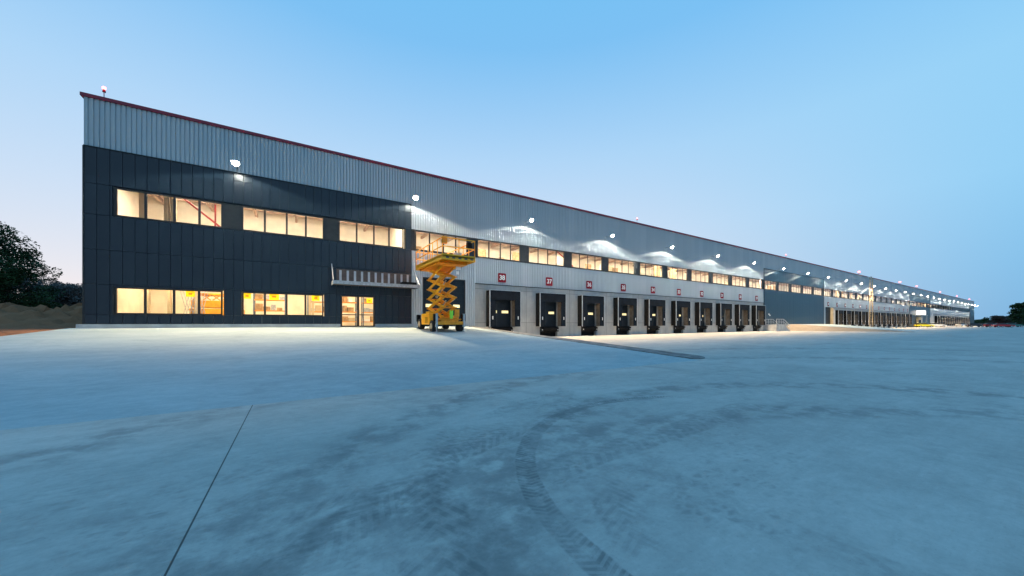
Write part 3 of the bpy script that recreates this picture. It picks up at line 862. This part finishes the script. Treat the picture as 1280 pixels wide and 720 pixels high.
# platform
px0, px1, py0, py1, pz = -1.18, 1.12, -3.55, 2.05, ZT+.10
pf = MB(); pf.box(px0,px1,py0,py1,pz+.16,pz+.26)
pf.box(px0,px0+.06,py0,py1,pz-.02,pz+.34); pf.box(px1-.06,px1,py0,py1,pz-.02,pz+.34)
pf.box(px0+.06,px1-.06,py0,py0+.06,pz-.02,pz+.34); pf.box(px0+.06,px1-.06,py1-.06,py1,pz-.02,pz+.34)
for i in range(9): pf.box(px0+.06,px1-.06,py0+.4+i*.6,py0+.47+i*.6,pz+.04,pz+.16)
pf.build('platform', M['yellow'], L, .01)
ex = MB(); ex.box(px0+.18,px1-.18,py0+.9,py1-.5,pz-.12,pz+.02); ex.build('sub_frame', M['orange'], L, .01)
hol = MB()
for i in range(5): hol.box(px0+.25+i*.42,px0+.45+i*.42,py0-.012,py0-.002,pz+.07,pz+.17)
hol.build('slot', M['brown'], L)
rl = MB(); H = pz+.26
def rail(x0,y0,x1,y1,n,h=1.1):
    for hh_ in (.55, h): rl.tube((x0,y0,H+hh_),(x1,y1,H+hh_),.034)
    for i in range(n+1):
        f = i/n; rl.tube((x0+(x1-x0)*f,y0+(y1-y0)*f,H),(x0+(x1-x0)*f,y0+(y1-y0)*f,H+h),.028)
rail(px0+.04,py0+.04,px0+.04,py1-.04,6); rail(px1-.04,py0+.04,px1-.04,py1-.04,6); rail(px0+.04,py0+.04,px1-.04,py0+.04,2); rail(px0+.04,py1-.04,px1-.04,py1-.04,2)
rl.build('guard_rail', M['yellow'], L)
MB().box(px0+.1,px0+.4,py0+.1,py0+.35,H+.75,H+1.2).build('control_box', M['orange'], L, .02)
MB().box(px1-.5,px1-.2,py0+.1,py0+.4,H+.6,H+1.0).build('socket_box', M['black'], L, .02)
MB().tube((-.1,.2,H+.55),(-.1,.7,H+.55),.1).build('wrapped_tool', M['redpipe'], L)
MB().box(-.2,.25,py0+.25,py0+.6,H+.02,H+.28).build('tool_bag', M['galv'], L, .03)
MB().box(.26,.6,-2.35,-2.30,4.12,4.32).box(.3,.5,-2.3,-2.26,3.8,4.0).build('warning_plate', M['white'], L)
# high-vis vest hung at the base
v = MB(); v.add([(-.16,0,.0),(.16,0,.0),(.2,0,.5),(.1,0,.62),(.05,0,.5),(-.05,0,.5),(-.1,0,.62),(-.2,0,.5),(-.16,.05,.0),(.16,.05,.0),(.2,.05,.5),(.1,.05,.62),(.05,.05,.5),(-.05,.05,.5),(-.1,.05,.62),(-.2,.05,.5)],
    [tuple(range(7,-1,-1)), tuple(range(8,16))]+[(i,(i+1)%8,8+(i+1)%8,8+i) for i in range(8)])
vo = v.build('safety_vest', M['noticegreen']); vo.location = (SX+.02,SY-2.14,SZ+.80); vo.scale = (.62,1,1)
tag(vo, 'bright green safety vest hanging at the foot of the scissor lift', 'vest')

# ------------------------------------------------------------------ stair by the tenth dock
st = empty('stair', (0,0,0), 'short concrete stair with white handrails at the foot of the second dark wall', 'stair')
s = MB(); s.box(70.6,73.6,-1.9,-.15,0,1.15)
for i in range(6): s.box(73.6+i*.42,73.6+(i+1)*.42,-1.9,-.15,0,1.15-(i+1)*.165)
s.build('steps', M['plinth'], st)
for y in (-1.85,-.25):
    h = MB(); h.path([(70.7,y,1.15),(70.7,y,2.1),(73.6,y,2.1),(76.1,y,1.05),(76.1,y,.1)],.045); h.path([(70.7,y,1.62),(73.6,y,1.62),(76.1,y,.6)],.035)
    for xx in (71.7,72.7,73.6): h.tube((xx,y,1.15),(xx,y,2.1),.035)
    h.tube((74.9,y,.6),(74.9,y,1.55),.035); h.build('handrail', M['galv'], st)
wl = empty('wall_lamp', (72.2,-.12,3.0), 'small white twin lamp on the second dark wall above the stair', 'wall lamp')
MB().box(-.25,-.05,-.15,0,-.1,.12).box(.1,.3,-.15,0,-.3,-.1).build('housing', M['white'], wl)
MB().box(-.05,.1,-.05,0,-.12,.05).build('bracket', M['galv'], wl)

# ------------------------------------------------------------------ far entrance
en = empty('entrance_canopy', (190,0,0), 'lit white sign box over the far entrance in the third dark wall', 'canopy')
MB().box(-2.6,2.8,-1.6,-.11,4.4,5.9).build('light_box', M['entrance'], en)
MB().box(-4.2,4.7,-1.8,-.11,4.1,4.38).build('roof_slab', M['galv'], en)
MB().box(-3.8,-3.5,-1.7,-1.4,0,4.1).box(4.1,4.4,-1.7,-1.4,0,4.1).build('post', M['galv'], en)
MB().box(-2.5,2.5,-.6,-.11,0,3.6).build('porch', M['creamdark'], en)
MB().box(-2.0,2.0,-.64,-.602,.1,2.6).build('door', M['carglass'], en)

# ------------------------------------------------------------------ lattice mast
mx, my = ray(1089, 86)
ms = empty('lattice_mast', (mx,my,0), 'pale slender lattice mast standing before the second row of docks', 'mast')
m = MB(); hgt = 12.6; q = .28
for a in (-q,q):
    for b in (-q,q): m.tube((a,b,0),(a*.7,b*.7,hgt),.035,n=5)
for i in range(18):
    z0_ = hgt*i/18; z1_ = hgt*(i+1)/18
    for s1 in (-1,1):
        m.tube((-q*s1,-q,z0_),(q*s1,-q,z1_),.02,n=4); m.tube((-q,q*s1,z0_),(-q,-q*s1,z1_),.02,n=4)
m.build('tower', M['creamdark'], ms)
MB().box(-.45,.45,-.45,.45,.0,.35).build('foot', M['plinth'], ms)
MB().tube((-2.4,0,hgt+.1),(.3,0,hgt+.1),.05,n=6).box(-2.6,-2.2,-.15,.15,hgt-.1,hgt+.1).box(-.2,.2,-.15,.15,hgt,hgt+.35).build('cross_arm', M['galv'], ms)

# ------------------------------------------------------------------ cars
def car(loc, rz, col, lab, estate=False):
    cm = plain('car_paint', col, .3, .1, .05, 2)
    r = empty('parked_car', loc, lab, 'car', 'cars parked in front of the far end', rz)
    low = [(-2.25,.38),(-2.3,.62),(-2.22,.88),(-1.6,.96),(1.0,.94),(2.05,.78),(2.25,.6),(2.22,.34)]
    def loft(prof, hw, hw_top=None):
        mb = MB(); n = len(prof); zs = [p[1] for p in prof]; zlo, zhi = min(zs), max(zs)
        vs = []
        for sg in (-1,1):
            for x, z in prof:
                f = (z-zlo)/(zhi-zlo); w = hw+(hw_top-hw)*f if hw_top else hw
                vs.append((x,sg*w,z))
        mb.add(vs, [tuple(range(n)), tuple(range(2*n-1,n-1,-1))]+[(i,n+i,n+(i+1)%n,(i+1)%n) for i in range(n)]); return mb
    loft(low, .88, .84).build('body', cm, r, .05)
    cab = [(-1.75,.93),(-1.5,1.32),(-.9,1.43),(.1,1.42),(.95,.93)] if not estate else [(-2.1,.93),(-1.95,1.38),(-1.0,1.46),(.2,1.44),(1.0,.93)]
    loft(cab, .80, .62).build('window_glass', M['carglass'], r, .02)
    rp = [(x*.93,z) for x, z in cab[1:4]]
    MB().box(rp[0][0],rp[2][0],-.60,.60,1.405 if not estate else 1.44,1.46 if not estate else 1.49).build('roof', cm, r, .02)
    for x in (-1.4,1.42):
        for s in (-1,1):
            wo = MB().tube((x,s*.70,.33),(x,s*.90,.33),.33,n=16).build('wheel', M['tyre'], r)
            MB().tube((x,s*.901,.33),(x,s*.915,.33),.2,n=12).build('rim', M['alu'], wo)
    for s in (-1,1):
        MB().box(2.12,2.27,s*.62-.16,s*.62+.16,.60,.74).build('headlight', M['headlamp'], r)
        MB().box(-2.32,-2.2,s*.66-.14,s*.66+.14,.68,.84).build('tail_lamp', M['tail'], r)
def at(p, t): a = ray(p, t); return (a[0],a[1],.004)
car(at(1171,131), math.radians(-62), (.8,.8,.8), 'white car parked before the far entrance, side on')
car(at(1155,119), math.radians(-50), (.85,.75,.02), 'yellow car parked left of the white car by the far entrance')
car(at(1202,150), math.radians(-20), (.6,.6,.6), 'silver car farthest along the far docks')
car(at(1219,128), math.radians(-55), (.03,.035,.05), 'dark car just right of the far end of the warehouse')
car(at(1231,140), math.radians(-40), (.02,.02,.025), 'black car between the dark car and the red cars')
car(at(1243,122), math.radians(-62), (.30,.015,.02), 'dark red car, left of the two red cars', True)
car(at(1254,117), math.radians(-62), (.50,.02,.03), 'bright red car, right of the two red cars')
car(at(1267,126), math.radians(-58), (.02,.16,.14), 'teal car at the right end of the parked cars')

# ------------------------------------------------------------------ vegetation
def leaves(mb, c, r, n, size, squash=.8, shell=.45):
    for _ in range(n):
        while True:
            d = Vector((random.uniform(-1,1),random.uniform(-1,1),random.uniform(-1,1)))
            if .05 < d.length < 1: break
        d = d.normalized()*(shell+(1-shell)*random.random()**.6)
        p = Vector(c)+Vector((d.x*r,d.y*r,d.z*r*squash))
        a = Vector((random.gauss(0,1),random.gauss(0,1),random.gauss(0,.6))).normalized(); b = a.cross(Vector((random.gauss(0,1),random.gauss(0,1),random.gauss(0,1)))).normalized()
        s = size*random.uniform(.6,1.3)
        mb.add([p-a*s,p+b*s*.45,p+a*s,p-b*s*.45], [(0,1,2,3)])
def tree(name, loc, h, cr, nclump, nleaf, lsize, mat, lab, grp=None, low=.35, squash=.75):
    r = empty(name, loc, lab, 'tree' if 'tree' in name else 'bush', grp)
    tk = MB(); top = Vector((0,0,h*.55)); tk.tube((0,0,-.3),top*.55,.035*h*.5,.026*h*.5,n=9); tk.tube(top*.55,top,.026*h*.5,.015*h*.5,n=8)
    cl = []
    for i in range(nclump):
        a = random.uniform(0,2*math.pi); f = random.random()
        z = h*(low+(1-low)*random.random()**.9); tt = (z/h-low)/(1-low)
        rad = cr*(1-.75*max(0,tt-.35)**1.3)*math.sqrt(random.random())
        c = Vector((rad*math.cos(a),rad*math.sin(a),z)); cl.append(c)
    for c in cl[::2]:
        b = top*random.uniform(.45,1); m_ = b.lerp(c,.5)+Vector((0,0,.04*h)); tk.tube(b,m_,.012*h*.5,.008*h*.5,n=5); tk.tube(m_,c,.008*h*.5,.003*h*.5,n=5)
    tk.build('trunk', M['trunk'], r)
    mb = MB()
    for c in cl: leaves(mb, c, cr*random.uniform(.16,.34), nleaf, lsize, squash)
    mb.build('crown', mat, r)
def on(x, y): return (x,y,terr(x,y)-.05)
a = ray(2, 36); tree('broadleaf_tree', on(a[0]-2.0,a[1]), 9.0, 5.0, 120, 240, .14, M['leaf'], 'dark leafy tree at the left edge of the photo beyond the soil mound', low=.14)
a = ray(-60, 40); tree('broadleaf_tree', on(*a), 9.0, 5.5, 80, 100, .18, M['leaf'], 'dark tree leaning in from outside the left edge, behind the leafy tree', low=.12)
bl = ['greyish bush on the soil mound beside the dark tree','greyish bush second from the dark tree on the soil mound','greyish bush third from the dark tree on the soil mound','greyish bush fourth from the dark tree on the soil mound','greyish bush fifth from the dark tree on the soil mound','greyish bush touching the left corner of the warehouse']
for i, (p, t, h) in enumerate(((30,41,4.6),(47,42,4.3),(62,42,4.2),(76,43,3.9),(90,43,3.5),(103,44,3.4))):
    a = ray(p, t); tree('bush', on(*a), h, 2.6, 60, 110, .11, M['bush'], bl[i], 'bushes on the soil mound', low=.05)
for i, p in enumerate((12,34,55,74,92,106)):
    a = ray(p, 38); tree('low_bush', on(*a), 1.15, 1.5, 22, 70, .09, M['shrub'], 'low green %s shrub from the left along the top of the soil mound' % ORD[i], 'green shrubs along the mound', low=.05)
# far right trees
a = ray(1276, 200); tree('conifer_tree', (a[0],a[1],-.1), 13.0, 4.6, 110, 90, .38, M['leaf'], 'tall dark tree at the right edge of the photo behind the cars', low=.05)
a = ray(1296, 190); tree('conifer_tree', (a[0],a[1],-.1), 14.5, 5.0, 90, 80, .4, M['leaf'], 'dark tree just outside the right edge, behind the tall dark tree', low=.05)
a = ray(1250, 215); tree('broadleaf_tree', (a[0],a[1],-.1), 5.6, 4.4, 90, 70, .35, M['rustleaf'], 'low rusty brown rounded tree behind the red cars', low=.05)
for i, (p, t, h) in enumerate(((1216,330,3.4),(1222,320,4.0),(1228,300,4.2),(1234,280,4.6),(1240,260,4.8),(1262,240,5.5))):
    a = ray(p, t); tree('far_tree', (a[0],a[1],-.1), h, 6.0, 40, 50, .5, M['shrub'], '%s small far tree from the left on the horizon right of the warehouse' % ORD[i], 'small far trees on the horizon', low=.02)

# ------------------------------------------------------------------ sky, sun, camera
wd = bpy.data.worlds.new('World'); bpy.context.scene.world = wd; wd.use_nodes = True; T = wd.node_tree; E.T = T
bgn = T.nodes['Background']
tc = T.nodes.new('ShaderNodeTexCoord'); sp = T.nodes.new('ShaderNodeSeparateXYZ'); T.links.new(tc.outputs['Generated'], sp.inputs[0])
dx, dy, dz = (E(sp.outputs[i]) for i in range(3))
hl_ = esqrt(dx*dx+dy*dy)+.0001
glow = (dx*.247+dy*.969)/hl_            # towards the after-glow, left behind the hall
gl = ss(glow, .10, 1.02)
def s2l(c): return tuple(((v/255+.055)/1.055)**2.4 if v > 10 else v/255/12.92 for v in c)
def ramp(stops, fac):
    n = T.nodes.new('ShaderNodeValToRGB'); r = n.color_ramp; r.interpolation = 'EASE' if False else 'LINEAR'
    while len(r.elements) < len(stops): r.elements.new(.5)
    for e, (p, c) in zip(r.elements, stops): e.position = p; cl_ = s2l(c); e.color = (cl_[0]*.93, cl_[1]*.94, cl_[2]*.90, 1)
    T.links.new(fac.k, n.inputs[0]); return n.outputs[0]
el = clamp(dz)
warm = ramp([(0,(248,234,238)),(.10,(230,230,243)),(.25,(206,222,248)),(.42,(176,212,250)),(.62,(125,191,246)),(.8,(108,190,246)),(1,(80,174,238))], el)
cool = ramp([(0,(100,172,224)),(.10,(116,186,236)),(.25,(140,204,248)),(.42,(146,207,250)),(.62,(120,192,248)),(.8,(108,190,246)),(1,(80,174,238))], el)
back = ramp([(0,(190,205,222)),(.10,(186,206,228)),(.30,(160,200,232)),(.60,(120,190,238)),(.8,(108,190,246)),(1,(80,174,238))], el)
base = mixc(ss(glow, -.15, -.75), mixc(gl, cool, warm), back)
sky = T.nodes.new('ShaderNodeTexSky'); sky.sky_type = 'NISHITA'; sky.sun_disc = False
sky.sun_elevation = math.radians(2); sky.sun_rotation = math.radians(-30)
mul = T.nodes.new('ShaderNodeVectorMath'); mul.operation = 'SCALE'; mul.inputs['Scale'].default_value = .10
T.links.new(sky.outputs[0], mul.inputs[0])
fin = mixc(.06, base, mul.outputs[0])
T.links.new(fin, bgn.inputs['Color']); bgn.inputs['Strength'].default_value = 1.0
sun = lamp('sun', 'SUN', (0,0,50), .04, (1,.85,.75), angle=math.radians(12))
sd = Vector((-.5,.866,math.tan(math.radians(4)))); sun.rotation_euler = sd.to_track_quat('Z','Y').to_euler()

cam = bpy.data.cameras.new('camera'); co = bpy.data.objects.new('camera', cam); C.objects.link(co)
cam.sensor_width = 36; cam.lens = F/1280*36; cam.shift_y = 44/1280; cam.clip_end = 6000; cam.clip_start = .05
co.location = (0,-D,CZ); co.rotation_euler = (math.pi/2,0,-math.atan2(SB,CB))
sc = bpy.context.scene; sc.camera = co
sc.view_settings.view_transform = 'Standard'; sc.view_settings.look = 'None'; sc.view_settings.exposure = .2; sc.view_settings.gamma = 1
sc.view_settings.use_curve_mapping = False
sc.render.engine = 'CYCLES'
sc.cycles.max_bounces = 6; sc.cycles.transparent_max_bounces = 8
sc.render.resolution_x = 1024; sc.render.resolution_y = 576
